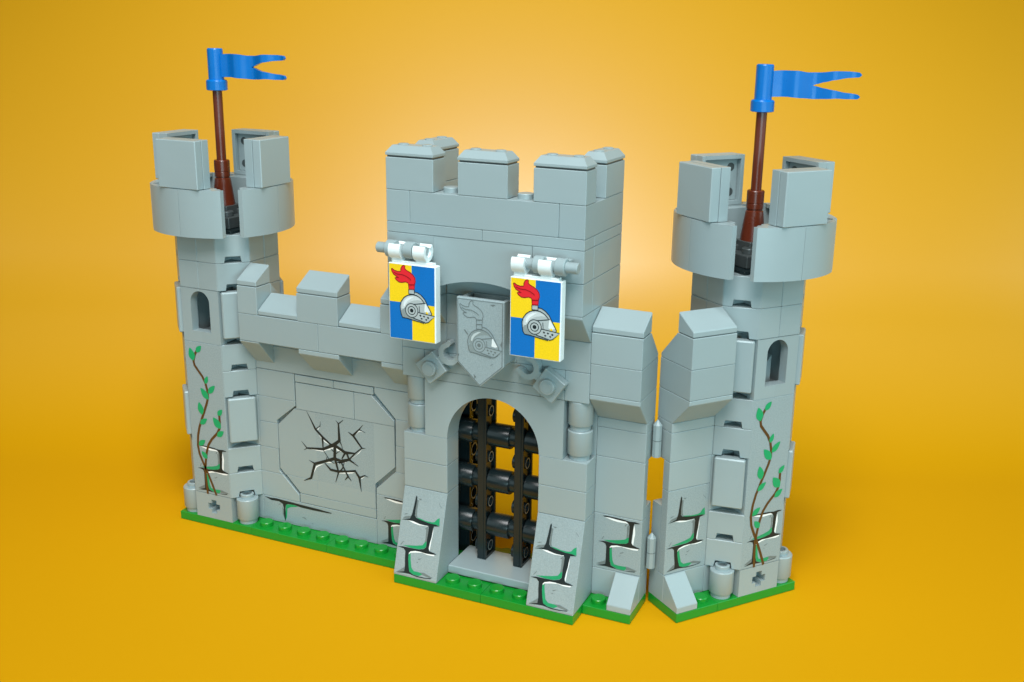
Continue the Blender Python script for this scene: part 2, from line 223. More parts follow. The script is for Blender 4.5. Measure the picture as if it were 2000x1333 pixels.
def stone_print(mb, D, f0, f1, f2):
    for p_ in D['s']: mb.sheet(p_, f0, SHADE)
    for p_ in D['g']: mb.sheet(p_, f1, MOSS)
    for p_ in D['w']: mb.sheet(p_, f1, INKW)
    for p_ in D['k']: mb.sheet(p_, f2, INK)
def round_brick(mb, x, y, z, m=None, stud=False):
    pr = [(.40, 0), (.40, .21), (.47, .21), (.49, .24), (.49, 1.15), (.46, 1.19)]
    mb.lathe(pr, (x, y, z), 'z', m)
    if stud: mb.lathe([(.30, 0), (.30, .18), (.28, .2), (.2, .2), (.2, .05)], (x, y, z + 1.18), 'z', m)
# ------------------------------------------------------------------ backdrop: one seamless sheet, flat under the toy, sweeping up far behind
def backdrop():
    bm = bmesh.new(); prof = [(-13.5, 0), (-6, 0), (4, 0), (BDY, 0)]
    for i in range(1, 25):
        a = R(BDA * i / 24); prof.append((BDY + BDR * math.sin(a), BDR * (1 - math.cos(a))))
    t_, z_ = prof[-1]; a = R(BDA); prof.append((t_ + 110 * math.cos(a), z_ + 110 * math.sin(a)))
    rows = []
    for (t, zz) in prof:
        rows.append([bm.verts.new((mid + fh * t + rh * sx + Vector((0, 0, zz))) * S) for sx in (-BDW, -BDW / 3, BDW / 3, BDW)])
    for a_, b_ in zip(rows, rows[1:]):
        for i in range(3): bm.faces.new((a_[i], a_[i + 1], b_[i + 1], b_[i])).smooth = True
    bmesh.ops.recalc_face_normals(bm, faces=bm.faces)
    me = bpy.data.meshes.new('backdrop'); bm.to_mesh(me); bm.free()
    # the sheet has a matt finish where it lies flat and a satin one where it rises
    at = me.attributes.new('finish', 'FLOAT', 'POINT')
    for v, d in zip(me.vertices, at.data): d.value = min(1, max(0, (v.co.z / S - .2) / 5.0))
    m = bpy.data.materials.new('yellow_backdrop_sheet'); m.use_nodes = True
    nt = m.node_tree; b = nt.nodes['Principled BSDF']
    b.inputs['Base Color'].default_value = (*BDC, 1); b.inputs['Roughness'].default_value = BDRO
    an = nt.nodes.new('ShaderNodeAttribute'); an.attribute_name = 'finish'
    for sock, lo, hi in (('Roughness', .8, BDRO), ('Specular IOR Level', .05, BDS)):
        mr = nt.nodes.new('ShaderNodeMapRange'); mr.inputs[3].default_value = lo; mr.inputs[4].default_value = hi
        nt.links.new(an.outputs['Fac'], mr.inputs[0]); nt.links.new(mr.outputs[0], b.inputs[sock])
    b.inputs['IOR'].default_value = BDI
    n = nt.nodes.new('ShaderNodeTexNoise'); n.inputs['Scale'].default_value = 60; n.inputs['Detail'].default_value = 4
    tc = nt.nodes.new('ShaderNodeTexCoord'); nt.links.new(tc.outputs['Object'], n.inputs['Vector'])
    bp = nt.nodes.new('ShaderNodeBump'); bp.inputs['Strength'].default_value = .02; bp.inputs['Distance'].default_value = .01
    nt.links.new(n.outputs[0], bp.inputs['Height']); nt.links.new(bp.outputs[0], b.inputs['Normal'])
    me.materials.append(m)
    o = bpy.data.objects.new('backdrop', me); col.objects.link(o); o['kind'] = 'structure'
backdrop()

# ------------------------------------------------------------------ tower (4 x 4 studs, chamfered corners)
SQ = math.sqrt(2)
def corner_T(k):            # local frame of a chamfer: u along it, n outward; k = 0 front right, 1 back right, 2 back left, 3 front left
    return Matrix.Translation((2, 2, 0)) @ Matrix.Rotation(R(90 * k), 4, 'Z') @ Matrix.Translation((-2, -2, 0))
def facet_slab(mb, k, z0, z1):
    z0 += .004; z1 -= .004; w_ = SQ; a, b_ = w_ / 2 - .36, w_ / 2 + .36
    pts = [(0, z0), (a, z0), (a + .05, z0 + .27), (b_ - .05, z0 + .27), (b_, z0), (w_, z0), (w_, z1), (0, z1)]
    T = corner_T(k) @ Matrix.Translation((3, 0, 0)) @ Matrix.Rotation(R(45), 4, 'Z')
    mb.prism(pts, 'y', 0, .28, GREY, .02, T)
    mb.prism([(3.0, .44), (3.56, 1.0), (3.0, 1.0)], 'z', z0 + .32, z1, GREY, .004, corner_T(k))
tower_cache = {}
def tower(root, loc, gap, grow=1.0):
    def part(name, maker, parent, l=(0, 0, 0), rot=0, key=None):
        key = key or name
        if key in tower_cache: return link(name, tower_cache[key], parent, l, rot)
        mb = MB(); maker(mb); o = mb.build(name, parent, l, rot); tower_cache[key] = o.data; return o
    def body(mb):
        # base row with an axle hole in the front brick
        c = .145; r_ = .33
        Lh = [(1.006, .404), (2, .404), (2, 1 - r_), (2 - c, 1 - r_), (2 - c, 1 - c), (2 - r_, 1 - c), (2 - r_, 1 + c), (2 - c, 1 + c), (2 - c, 1 + r_), (2, 1 + r_), (2, 1.596), (1.006, 1.596)]
        mb.prism(Lh, 'y', 0, .5, GREY, 0); mb.prism([(4 - a, b_) for a, b_ in Lh], 'y', 0, .5, GREY, 0)
        mb.box(1, 3, .5, 1, .4, 1.6, GREY, 0)
        mb.box(0, 4, 1, 3, .4, 1.6); mb.box(1, 3, 3, 4, .4, 1.6)
        for k in range(4):
            for z0 in (1.6, 2.8, 6.4, 7.6, 11.2, 12.4): facet_slab(mb, k, z0, z0 + 1.2)
        for z0, z1 in ((1.6, 2.8), (2.8, 4), (4, 6.4), (6.4, 7.6), (7.6, 8.8), (8.8, 11.2)):
            mb.box(3, 4, 1, 3, z0, z1); mb.box(0, 1, 1, 3, z0, z1); mb.box(1, 3, 3, 4, z0, z1)
        mb.box(1, 3, 1, 3, 1.6, 8.8)
        for z0 in (11.2, 12.4):
            z1 = z0 + 1.2
            for k in range(4):
                T = corner_T(k)
                mb.box(2, 3, 0, 1.2, z0, z1, GREY, .022, T); mb.box(2.8, 4, 1, 2, z0, z1, GREY, .022, T)
            mb.box(1, 3, 1, 3, z0, z1)
    t = part('tower', body, root, loc)
    # printed front panel
    def vine(mb):
        mb.box(1, 3, 0, .95, 1.6, 8.8, PRINT, .022)
        f = lambda lift: plan_y(0, 1, 0, lift)
        g = lambda l: (lambda u, v: (1 + u, -l, 1.6 + v))
        stone_print(mb, P2, g(.004), g(.006), g(.008))
        for st in VS:
            line = [(u, v, .115) for u, v in st]; mb.stroke(line, f(.011), STEM)
        for (tx, tz), (bx, bz), wd in VL:
            dx, dz = tx - bx, tz - bz; d = math.hypot(dx, dz); nx, nz = -dz / d, dx / d
            prof = [(0, .0), (.1, .45), (.3, .95), (.5, 1), (.7, .75), (.88, .38), (1, 0)]
            pts = [(bx + dx * a + nx * wd * .62 * b_, bz + dz * a + nz * wd * .62 * b_) for a, b_ in prof] + \
                  [(bx + dx * a - nx * wd * .62 * b_, bz + dz * a - nz * wd * .62 * b_) for a, b_ in prof[-2:0:-1]]
            mb.sheet(pts, f(.014), LEAF)
    part('vine_panel', vine, t)
    def window(mb):
        a = arc(2, 10.6, .5, 90, 180, 14)
        Lh = [(1.006, 8.804), (2, 8.804), (2, 9.3), (1.5, 9.3)] + a[::-1] + [(2, 11.196), (1.006, 11.196)]
        mb.prism(Lh, 'y', 0, .4, GREY, 0); mb.prism([(4 - u, v) for u, v in Lh], 'y', 0, .4, GREY, 0)
        mb.prism([(1.6, 9.0), (2.5, 9.0), (2.5, 10.2)], 'y', .9, 1.8, GREY, .01)
        mb.box(1.02, 2.98, .42, 2.95, 8.83, 9.0, GREY, .0)
    part('window', window, t)
    def stone(mb):
        T = corner_T(0) @ Matrix.Translation((3, 0, 0)) @ Matrix.Rotation(R(45), 4, 'Z')
        mb.box(SQ / 2 - .6, SQ / 2 + .6, -.17, .3, 4.3, 6.36, GREY, .05, T)
    for k in range(4):
        for dz in (0, 4.8):
            o = part('wall_stone', stone, t); o.location = Matrix.Translation((2 * S, 2 * S, dz * S)) @ Matrix.Rotation(R(90 * k), 4, 'Z') @ Vector((-2 * S, -2 * S, 0)); o.rotation_euler = (0, 0, R(90 * k))
    def post(mb): round_brick(mb, 0, 0, .4, GREY, True)
    for x, y in ((.5, .5), (3.5, .5), (.5, 3.5), (3.5, 3.5)): part('round_post', post, t, (x, y, 0))
    def seg(am, ap):
        def make(mb):
            z0, z1 = 13.62, 15.6; Rr = 3.47; cy = -2.83 + Rr
            for sg, e in ((-1, am), (1, ap)):
                o_ = [(x, cy - math.sqrt(Rr * Rr - x * x)) for x in (sg * (.006 + (e - .006) * i / 18) for i in range(19))]
                i_ = [(x, min(y + .2, -2.02)) for x, y in o_]
                mb.prism(o_ + i_[::-1], 'z', z0, z1, GREY, 0)
                ie = [(x * .99 + sg * .004, y + .1) for x, y in o_] + [(sg * (e - .3), -2.0), (sg * .01, -2.0)]
                for za in (z0 + .003, z1 - .163): mb.prism(ie, 'z', za, za + .16, GREY, 0)
                mb.box(*sorted((sg * .02, sg * .2)), -2.7, -2.0, z0 + .05, z1 - .05, GREY, 0)
            mb.box(-1, 1, -1.99, -1.62, z0, z1 - .04)
        return make
    cut = gap      # the two crown slopes beside the open corner are set shorter
    for k in range(4):
        am, ap = {(0, 1): (1.97, 1.75), (1, 1): (1.75, 1.97), (0, 3): (1.75, 1.97), (3, 3): (1.97, 1.75)}.get((k, cut), (1.97, 1.97))
        part('parapet', seg(am, ap), t, (2, 2, 0), R(90 * k), 'parapet%s_%s' % (am, ap)).scale = (grow, grow, 1)
    def merl(mb):
        mb.box(-1, 1, -2.8, -2.405, 15.61, 17.6, GREY, .03)
        mb.box(-.83, .83, -2.39, -2.2, 15.78, 17.43, GREY, 0)
        for a in (-1, .84): mb.box(a, a + .16, -2.395, -2.0, 15.61, 17.6, GREY, .012, None, 0)
        mb.box(-.84, .84, -2.391, -2.004, 15.614, 15.77, GREY, 0, None, 0); mb.box(-.84, .84, -2.391, -2.004, 17.44, 17.596, GREY, 0, None, 0)
        mb.lathe([(.4, 0), (.4, .18), (.3, .18), (.3, .0)], (0, -2.2, 16.6), 'y', GREY, 28)
        for a in (-.5, .5):
            for b_ in (16.1, 17.1): mb.lathe([(.17, 0), (.17, .012)], (a, -2.205, b_), 'y', DARK, 20)  # dark discs stand in for the shade inside the stud holes
    for k in range(4): part('merlon', merl, t, (2, 2, 0), R(90 * k), 'tower_merlon').scale = (grow, grow, 1)
    def floor_(mb):
        mb.box(.6, 3.4, .6, 3.4, 13.6, 13.72, BLACK, .01)
        mb.box(1, 3, 1, 3, 13.72, 14.2, DARK)
        for x in (1.5, 2.5):
            for y in (1.5, 2.5): mb.stud(x, y, 14.2, DARK)
        mb.box(1.5, 2.5, 1.5, 2.5, 14.2, 14.6, DARK)
    part('tower_floor', floor_, t)
    return t

# ------------------------------------------------------------------ flank wall, two studs wide, on either side of the hinge
def flank_wall(root, loc, D, ph, foot):
    mb = MB()
    mb.box(0, 2, 1, 2, .4, 1.6); 
    mb.box(0, 2, 1, 1.42, 1.6 + ph, 6.4); mb.box(0, 2, 1.42, 2, 1.6, 4.45, GREY, .0)
    mb.box(0, 2, 1, 2, 6.4, 7.6); mb.box(0, 2, 1, 2, 7.6, 8.0)
    mb.prism([(1, 8.004), (0, 9.02), (0, 9.196), (2, 9.196), (2, 8.004)], 'x', .004, 1.996)
    mb.box(0, 2, 0, 2, 9.2, 10.4)
    mb.prism([(0, 10.404), (0, 11.596), (1, 11.596), (1.98, 10.56), (1.98, 10.404)], 'x', .004, 1.996)
    o = mb.build('flank_wall', root, loc)
    mb = MB(); mb.box(0, 2, 1, 1.416, 1.6, 1.6 + ph, PRINT)
    g = lambda l: (lambda u, v: (u, 1 - l, 1.6 + v))
    stone_print(mb, D, g(.004), g(.006), g(.008)); mb.build('printed_stone', o)
    mb = MB(); mb.prism([(0.02, 11.62), (0.02, 11.84), (1, 12.4), (1, 11.62)], 'x', .01, 1.99, GREY, .03)
    mb.box(.06, 1.94, .08, .98, 11.59, 11.63, DARK, 0); mb.build('coping', o)
    mb = MB(); mb.prism([(0, .404), (0, .66), (.94, 1.6), (.996, 1.6), (.996, .404)], 'x', foot + .006, foot + .994); mb.build('foot_slope', o)
    return o

def plate(root, x0, x1, y0, y1, studs):
    mb = MB(); mb.box(x0, x1, y0, y1, .012, .4, GREEN, .016)
    for (x, y) in studs: mb.stud(x, y, .395, GREEN)
    return mb.build('baseplate', root)

# ------------------------------------------------------------------ the castle: left tower, cracked curtain wall, gatehouse, flank wall
castle = thing('toy_castle', 'grey brick-built toy castle front with barred gatehouse, cracked wall and tower, on green baseplates', 'toy castle')
tower(castle, (-12, 1, 0), 1, 1.01)

def curtain(root):
    mb = MB()
    mb.box(-8, 0, 2.22, 3, .4, 9.2, GREY, 0); Y0, Y1 = 2, 2.2
    def pz(pts, m=GREY, y=Y0): mb.prism(pts, 'y', y, Y1 + .1, m, .016)
    G = .006
    def bx(x0, x1, z0, z1, m=GREY): mb.box(x0, x1, Y0, Y1 + .1, z0, z1, m, .016)
    bx(-8, -7.01, 4, 5.2); bx(-8, -6.02, 6.4, 7.66); bx(-8, 0, 7.675, 8.8); bx(-8, 0, 8.8, 9.2)
    pz([(-8, 1.606), (-6.02, 1.606), (-6.02, 1.95), (-6.87, 2.796), (-8, 2.796)])
    pz([(-8, 2.804), (-6.88, 2.804), (-7.03, 2.95), (-7.03, 3.996), (-8, 3.996)])
    pz([(-8, 5.204), (-7.03, 5.204), (-7.03, 5.36), (-6.02, 6.18), (-6.02, 6.396), (-8, 6.396)])
    pz([(-1.98, 2.806), (0, 2.806), (0, 3.996), (-1.02, 3.996), (-1.98, 3.06)])
    pz([(-1.0, 4.004), (0, 4.004), (0, 5.196), (-.98, 5.196), (-.98, 4.03)])
    bx(-.98, 0, 5.2, 6.4)
    pz([(-.98, 6.404), (0, 6.404), (0, 7.66), (-1.98, 7.66), (-1.98, 7.42)])
    # parapet
    for x0, x1 in ((-8, -4), (-4, 0)): mb.box(x0, x1, 1, 3, 9.2, 10.4)
    mb.prism([(2, 10.404), (2, 11.596), (2.98, 10.56), (2.98, 10.404)], 'x', -7.996, -7.004)
    wall = mb.build('curtain_wall', root)
    # lower printed course
    mb = MB(); mb.box(-8, -2, Y0, Y1 + .1, .4, 1.6, PRINT, .016); g = lambda l: (lambda u, v: (-8 + u, 2 - l, .4 + v))
    stone_print(mb, PL, g(.004), g(.006), g(.008)); mb.build('printed_stone', wall)
    mb = MB(); mb.box(-2, 0, Y0, Y1 + .1, .4, 2.8, PRINT, .016); g = lambda l: (lambda u, v: (-2 + u, 2 - l, .4 + v))
    stone_print(mb, P2, g(.004), g(.006), g(.008)); mb.build('printed_stone', wall)
    # the knock-out panel with the painted crack
    mb = MB()
    def q(pts, m=GREY, y=2): mb.prism(pts, 'y', y, 2.24, m, .014)
    q([(-5.97, 7.32), (-4.01, 7.32), (-4.01, 7.64), (-5.97, 7.64)], GREY, 1.985); q([(-3.99, 7.32), (-2.03, 7.32), (-2.03, 7.64), (-3.99, 7.64)], GREY, 1.985)
    q([(-5.97, 6.06), (-3.01, 6.06), (-3.01, 7.28), (-5.97, 7.28)])
    q([(-2.99, 6.06), (-1.04, 6.06), (-1.04, 6.30), (-2.12, 7.28), (-2.99, 7.28)])
    for P_, m_ in (([(-5.02, 2.07), (-2.04, 2.07), (-2.04, 2.84), (-5.02, 2.84)], GREY), ([(-5.0, 2.84), (-2.04, 2.84), (-2.04, 6.05), (-5.0, 6.05)], PRINT),
                   ([(-2.04, 3.26), (-1.04, 4.22), (-1.04, 6.05), (-2.04, 6.05)], GREY), ([(-5.0, 2.84), (-5.0, 6.05), (-6.08, 6.05), (-6.97, 5.17), (-6.97, 3.12), (-6.72, 2.84)], GREY)):
        mb.prism(P_, 'y', 2, 2.24, m_, 0)
    q([(-5.94, 2.07), (-5.03, 2.07), (-5.03, 2.83), (-6.68, 2.83)])
    q([(-5.97, 1.62), (-2.03, 1.62), (-2.03, 2.05), (-5.97, 2.05)])
    f = lambda l: (lambda u, v: (u, 2 - l, v))
    for p_ in CW: mb.sheet(p_, f(.004), INKW)
    for i, L_ in enumerate(CR): mb.stroke([(a, b_, c * 1.15) for a, b_, c in L_], f(.006 + i * .0004), INK)
    mb.build('cracked_panel', wall)
    for x0, x1 in ((-8, -7), (-5, -3), (-1, 0)):
        mb = MB(); mb.box(x0, x1, 1, 2, 10.4, 11.6)
        mb.prism([(1.02, 11.62), (1.02, 11.84), (2, 12.4), (2, 11.62)], 'x', x0 + .01, x1 - .01, GREY, .03)
        mb.box(x0 + .06, x1 - .06, 1.08, 1.98, 11.59, 11.63, DARK, 0); mb.build('merlon', wall)
        mb = MB(); mb.prism([(2, 8.0), (1, 9.0 if x0 > -8 else 9.15), (1, 9.19), (2, 9.19)], 'x', x0 + .006, x1 - .006); mb.build('corbel', wall)
    for x0, x1 in ((-7, -5), (-3, -1)):
        mb = MB(); mb.prism([(1.02, 10.42), (1.02, 10.62), (2, 11.2), (2, 10.42)], 'x', x0 + .012, x1 - .012, GREY, .03); mb.build('coping', wall)
curtain(castle)

def gatehouse(root):
    mb = MB()
    # piers
    for x0 in (0, 6):
        for z0 in (4, 5.2): mb.box(x0, x0 + 2, 1, 2, z0, z0 + 1.2)
    mb.box(0, 1.15, 2, 4, .4, 11.2); mb.box(6.85, 8, 2, 4, .4, 11.2)
    # gate arch
    mb.prism([(1.004, 6.404), (2, 6.404)] + arc(4, 6.4, 2, 178, 2, 44) + [(6, 6.404), (6.996, 6.404), (6.996, 8.796), (1.004, 8.796)], 'y', 1, 2, GREY, 0)
    # courses above the arch
    mb.box(0, 1, 1, 2, 8.8, 10); mb.box(7, 8, 1, 2, 8.8, 10); mb.box(1, 6, 1, 2, 8.8, 9.2); mb.box(6, 7, 1, 2, 8.8, 9.2)
    mb.box(1, 2, 1, 2, 9.2, 10); mb.box(2, 7, 1, 2, 9.2, 10)
    mb.box(0, 2, 1, 2, 10, 11.2); mb.box(2, 5, 1, 2, 10, 11.2); mb.box(5, 8, 1, 2, 10, 11.2)
    for x0 in (0, 6): mb.prism([(1, 11.204), (0, 12.3), (0, 12.396), (2, 12.396), (2, 11.204)], 'x', x0 + .004, x0 + 1.996)
    mb.box(2, 6, 1, 2, 11.2, 12.4); mb.box(2, 6, 1.02, 2, 12.4, 14.0)
    mb.box(0, 1, 2, 4, 11.2, 12.4); mb.box(7, 8, 2, 4, 11.2, 12.4)
    for z0 in (12.4, 13.6):
        mb.box(0, 2, 0, 1, z0, z0 + 1.2); mb.box(6, 8, 0, 1, z0, z0 + 1.2, GREY, .02)
        mb.box(0, 1, 1, 4, z0, z0 + 1.2); mb.box(7, 8, 1, 4, z0, z0 + 1.2, GREY, .02)
    Ra = 4.95; cz = 13.24 - Ra; a = math.degrees(math.asin(2 / Ra))
    mb.prism(arc(4, cz, Ra, 90 + a, 90 - a, 36) + [(5.996, 14.796), (2.004, 14.796)], 'y', 0, 1, GREY, 0)
    mb.box(0, 4, 0, 1, 14.8, 15.2); mb.box(4, 8, 0, 1, 14.8, 15.2); mb.box(0, 1, 1, 4, 14.8, 15.2); mb.box(7, 8, 1, 4, 14.8, 15.2)
    mb.box(0, 1, 0, 1, 15.2, 16.4); mb.box(1, 7, 0, 1, 15.2, 16.4); mb.box(7, 8, 0, 4, 15.2, 16.4); mb.box(0, 1, 1, 4, 15.2, 16.4)
    mb.box(1, 7, 3.1, 4, 8.8, 12.4)
    for x in (2.5, 5.5): mb.stud(x, .5, 16.395, GREY)
    g = mb.build('gatehouse', root)
    # merlons with bevelled caps
    def cap(mb, x0, x1, y0, y1):
        mb.box(x0 + .05, x1 - .05, y0 + .05, y1 - .05, 17.6, 17.66, DARK, 0)
        t = bmesh.new(); ins = .2
        lv = [(0.01, 17.66), (.0, 17.68), (0, 17.76), (.19, 18.02), (.22, 18.03)]
        rg = [[t.verts.new(c) for c in ((x0 + i, y0 + i, z_), (x1 - i, y0 + i, z_), (x1 - i, y1 - i, z_), (x0 + i, y1 - i, z_))] for i, z_ in lv]
        t.faces.new(rg[0]); t.faces.new(rg[-1])
        for A, B in zip(rg, rg[1:]):
            for i in range(4): t.faces.new((A[i], A[(i + 1) % 4], B[(i + 1) % 4], B[i]))
        bmesh.ops.recalc_face_normals(t, faces=t.faces); mb.add(t, GREY)
        lx, ly = x1 - x0, y1 - y0; n = 2
        for k in range(n):
            cx, cy = (x0 + lx * (k + .5) / n, (y0 + y1) / 2) if lx > ly else ((x0 + x1) / 2, y0 + ly * (k + .5) / n)
            mb.lathe([(.2, 0), (.2, .03), (.17, .05), (.0, .05)], (cx, cy, 18.025), 'z', GREY, 24)
    for x0, x1, y0, y1 in ((0, 2, 0, 1), (3, 5, 0, 1), (6, 8, 0, 1), (0, 1, 2, 4), (7, 8, 2, 4)):
        mb = MB(); mb.box(x0, x1, y0, y1, 16.4, 17.6); cap(mb, x0, x1, y0, y1); mb.build('merlon', g)
    for x0 in (0, 6):
        mb = MB(); mb.prism([(0, .404), (0, .5), (1, 3.99), (2, 3.99), (2, .404)], 'x', x0 + .004, x0 + 1.996, PRINT, .022)
        f = lambda l: (lambda u, v: (x0 + u, (v - .1) / 3.49 - l if v > .1 else -l, .4 + v))
        stone_print(mb, P3, f(.006), f(.009), f(.012)); mb.build('buttress', g)
        mb = MB(); xc = .5 if x0 == 0 else 7.5
        for z0 in (6.4, 7.6): round_brick(mb, xc, 1.5, z0)
        mb.build('column', g)
    mb = MB(); mb.box(2, 6, 1, 3, .44, .8, GREY, .03); mb.box(2.06, 5.94, 1.06, 2.94, .4, .45, DARK, 0); mb.build('doorstep', g)
    # shield with the worn crest
    mb = MB(); sx, sz = 3.03, 9.2
    out = [(0, .92), (.98, .03), (1.96, .92), (1.96, 3.45), (0, 3.45)]
    mb.prism([(sx + a, sz + b_) for a, b_ in out], 'y', -.15, .05, PRINT, .03)
    low = [(.04, .96), (.98, .1), (1.92, .96), (1.92, 2.0), (.04, 2.0)]
    mb.prism([(sx + a, sz + b_) for a, b_ in low], 'y', .06, 1.0, GREY, .015)
    for x0, x1, y0, y1 in ((.04, .22, .06, 1), (1.74, 1.92, .06, 1), (.22, 1.74, .82, 1), (.22, 1.74, .06, .16)): mb.box(sx + x0, sx + x1, y0, y1, sz + 2.0, sz + 3.4, GREY, .01)
    mb.lathe([(.3, 0), (.3, 1.2)], (sx + .98, .5, sz + 2), 'z', GREY)
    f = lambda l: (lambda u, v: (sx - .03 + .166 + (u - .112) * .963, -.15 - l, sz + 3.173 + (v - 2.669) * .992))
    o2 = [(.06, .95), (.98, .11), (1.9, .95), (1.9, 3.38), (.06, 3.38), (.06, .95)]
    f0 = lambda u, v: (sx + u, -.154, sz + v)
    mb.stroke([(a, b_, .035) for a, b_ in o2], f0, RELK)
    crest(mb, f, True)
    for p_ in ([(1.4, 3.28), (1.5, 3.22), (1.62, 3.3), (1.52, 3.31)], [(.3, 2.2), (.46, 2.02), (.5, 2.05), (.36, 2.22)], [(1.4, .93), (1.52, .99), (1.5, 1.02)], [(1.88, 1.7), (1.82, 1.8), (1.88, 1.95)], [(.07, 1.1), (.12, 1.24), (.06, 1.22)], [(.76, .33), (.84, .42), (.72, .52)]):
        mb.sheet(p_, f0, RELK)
    mb.build('shield', g)
    # clip plates set at a slant
    for cx, ang, fl in ((1.5, 40, 1), (6.5, 146, 1)):
        mb = MB(); T = Matrix.Translation((cx, .6, 9.42)) @ Matrix.Rotation(R(-ang), 4, 'Y')
        mb.box(-.5, .5, 0, .39, -.5, .5, GREY, .03, T)
        mb.lathe([(.3, 0), (.3, -.18), (.27, -.2)], (0, 0, 0), 'y', GREY, 28, T)
        mb.lathe([(.20, -.2), (.20, -.215), (.17, -.218)], (0, 0, 0), 'y', GREY, 24, T)
        c_out = arc(1.04, 0, .46, 58, 302, 26); c_in = arc(1.06, 0, .26, 302, 58, 22)
        mb.prism(c_out + [(1.07 + .37 * math.cos(R(302)) + .13 * math.cos(R(a)), .39 * math.sin(R(302)) + .13 * math.sin(R(a))) for a in (300, 345, 35)] + c_in + [(1.07 + .37 * math.cos(R(58)) + .13 * math.cos(R(a)), .39 * math.sin(R(58)) + .13 * math.sin(R(a))) for a in (325, 15, 60)], 'y', .02, .37, GREY, 0, T)
        mb.box(.45, .70, .035, .355, -.19, .19, GREY, .02, T)
        mb.build('clip_plate', g)
    # bars that carry the banners
    for x0, x1, arms in ((-.05, 2.02, (.38, 1.16)), (5.62, 8.03, (6.36, 7.2))):
        mb = MB(); z_, y_ = 14.3, -.58
        mb.lathe([(.17, 0), (.2, .03), (.2, x1 - x0 - .03), (.17, x1 - x0)], (x0, y_, z_), 'x', GREY, 32)
        for a in arms:
            mb.lathe([(.29, 0), (.32, .03), (.32, .35), (.29, .38)], (a, y_, z_), 'x', GREY, 36)
            mb.box(a, a + .38, y_, 0, z_ - .2, z_ + .2, GREY, .02)
        mb.build('banner_bar', g)
def crest(mb, f, worn):
    ink = RELK if worn else INK
    def fill(k, m, l):
        for p_ in H[k]: mb.sheet(p_, f(l), m)
    def grown(P, d):
        n = len(P); cx = sum(p_[0] for p_ in P) / n; cz = sum(p_[1] for p_ in P) / n; out_ = []
        for x, z_ in P:
            r_ = math.hypot(x - cx, z_ - cz) or 1; out_.append((x + (x - cx) / r_ * d, z_ + (z_ - cz) / r_ * d))
        return out_
    if not worn: fill('plume', PRED, .008)
    for k in ('plume',):
        for P in H[k]: mb.stroke([(a, b_, .035 if not worn else .03) for a, b_ in P + [P[0]]], f(.009), PREDD if not worn else RELK)
    fill('collar', PSIL if not worn else PRINT, .010)
    fill('crest', PSIL if not worn else PRINT, .010); fill('dome', PSIL if not worn else PRINT, .012)
    # light and dark tones of the printed metal
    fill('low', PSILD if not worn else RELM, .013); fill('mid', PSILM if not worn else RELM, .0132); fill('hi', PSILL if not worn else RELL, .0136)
    fill('visor', PSIL if not worn else PRINT, .014); fill('visorlight', PSILL, .016)
    c0, c1, c2, c3 = HC; 
    def circ(r_, n=28): return [(c0[0] + r_ * math.cos(2 * math.pi * i / n), c0[1] + r_ * math.sin(2 * math.pi * i / n)) for i in range(n)]
    mb.sheet(circ(.265), f(.015), PSIL if not worn else PRINT)
    for r_, wd in ((.265, .03), (.155, .03)):
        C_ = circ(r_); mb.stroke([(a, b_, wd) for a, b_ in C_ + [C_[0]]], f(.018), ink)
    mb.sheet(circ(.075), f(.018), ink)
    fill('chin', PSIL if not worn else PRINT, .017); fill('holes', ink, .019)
    if not worn: fill('gold', PYEL, .018)
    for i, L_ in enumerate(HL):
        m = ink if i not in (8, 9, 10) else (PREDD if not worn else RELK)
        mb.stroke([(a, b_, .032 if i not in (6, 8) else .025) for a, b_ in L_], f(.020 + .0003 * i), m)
gatehouse(castle)
flank_wall(castle, (8, 1, 0), P2, 2.4, 1)
plate(castle, -12, -8, 1, 5, [])
plate(castle, -8, -4, 1, 3.5, [(x + .5, 1.5) for x in range(-8, -4)])
plate(castle, -4, 0, 1, 3.5, [(x + .5, 1.5) for x in range(-4, 0)])
plate(castle, 0, 4, 0, 4, [(2.5, .5), (3.5, .5), (2.5, 3.5), (3.5, 3.5)])
plate(castle, 4, 8, 0, 4, [(4.5, .5), (5.5, .5), (4.5, 3.5), (5.5, 3.5)])
plate(castle, 8, 10, 1, 3, [(8.5, 1.5)])
def hinge(root, x, y, z0, z1):
    mb = MB(); r_ = .18
    mb.lathe([(r_, 0), (r_, z1 - z0 - .2), (.02, z1 - z0)], (x, y, z0), 'z', GREY, 8)
    mb.lathe([(r_ + .004, 0), (r_ + .004, .02)], (x, y, z0 + .66), 'z', DARK, 8)
    mb.build('hinge', root)
hinge(castle, 10.21, 2.68, 1.75, 3.25); hinge(castle, 10.21, 2.68, 6.5, 8.0)

# ------------------------------------------------------------------ the hinged wing with the second tower
WX, WY, WA = 11.615, 1.86744443, 0.897394601
wing = thing('castle_wing', 'hinged grey castle wing turned outward beside the gatehouse, ending in a vine-printed tower', 'castle wing', (WX, WY, 0), WA)
flank_wall(wing, (0, 0, 0), P3, 3.6, 0)
tower(wing, (2, 0, 0), 3, 1.04)
plate(wing, 0, 2, 0, 2, [(1.5, .5)]); plate(wing, 2, 6, 0, 4, [])

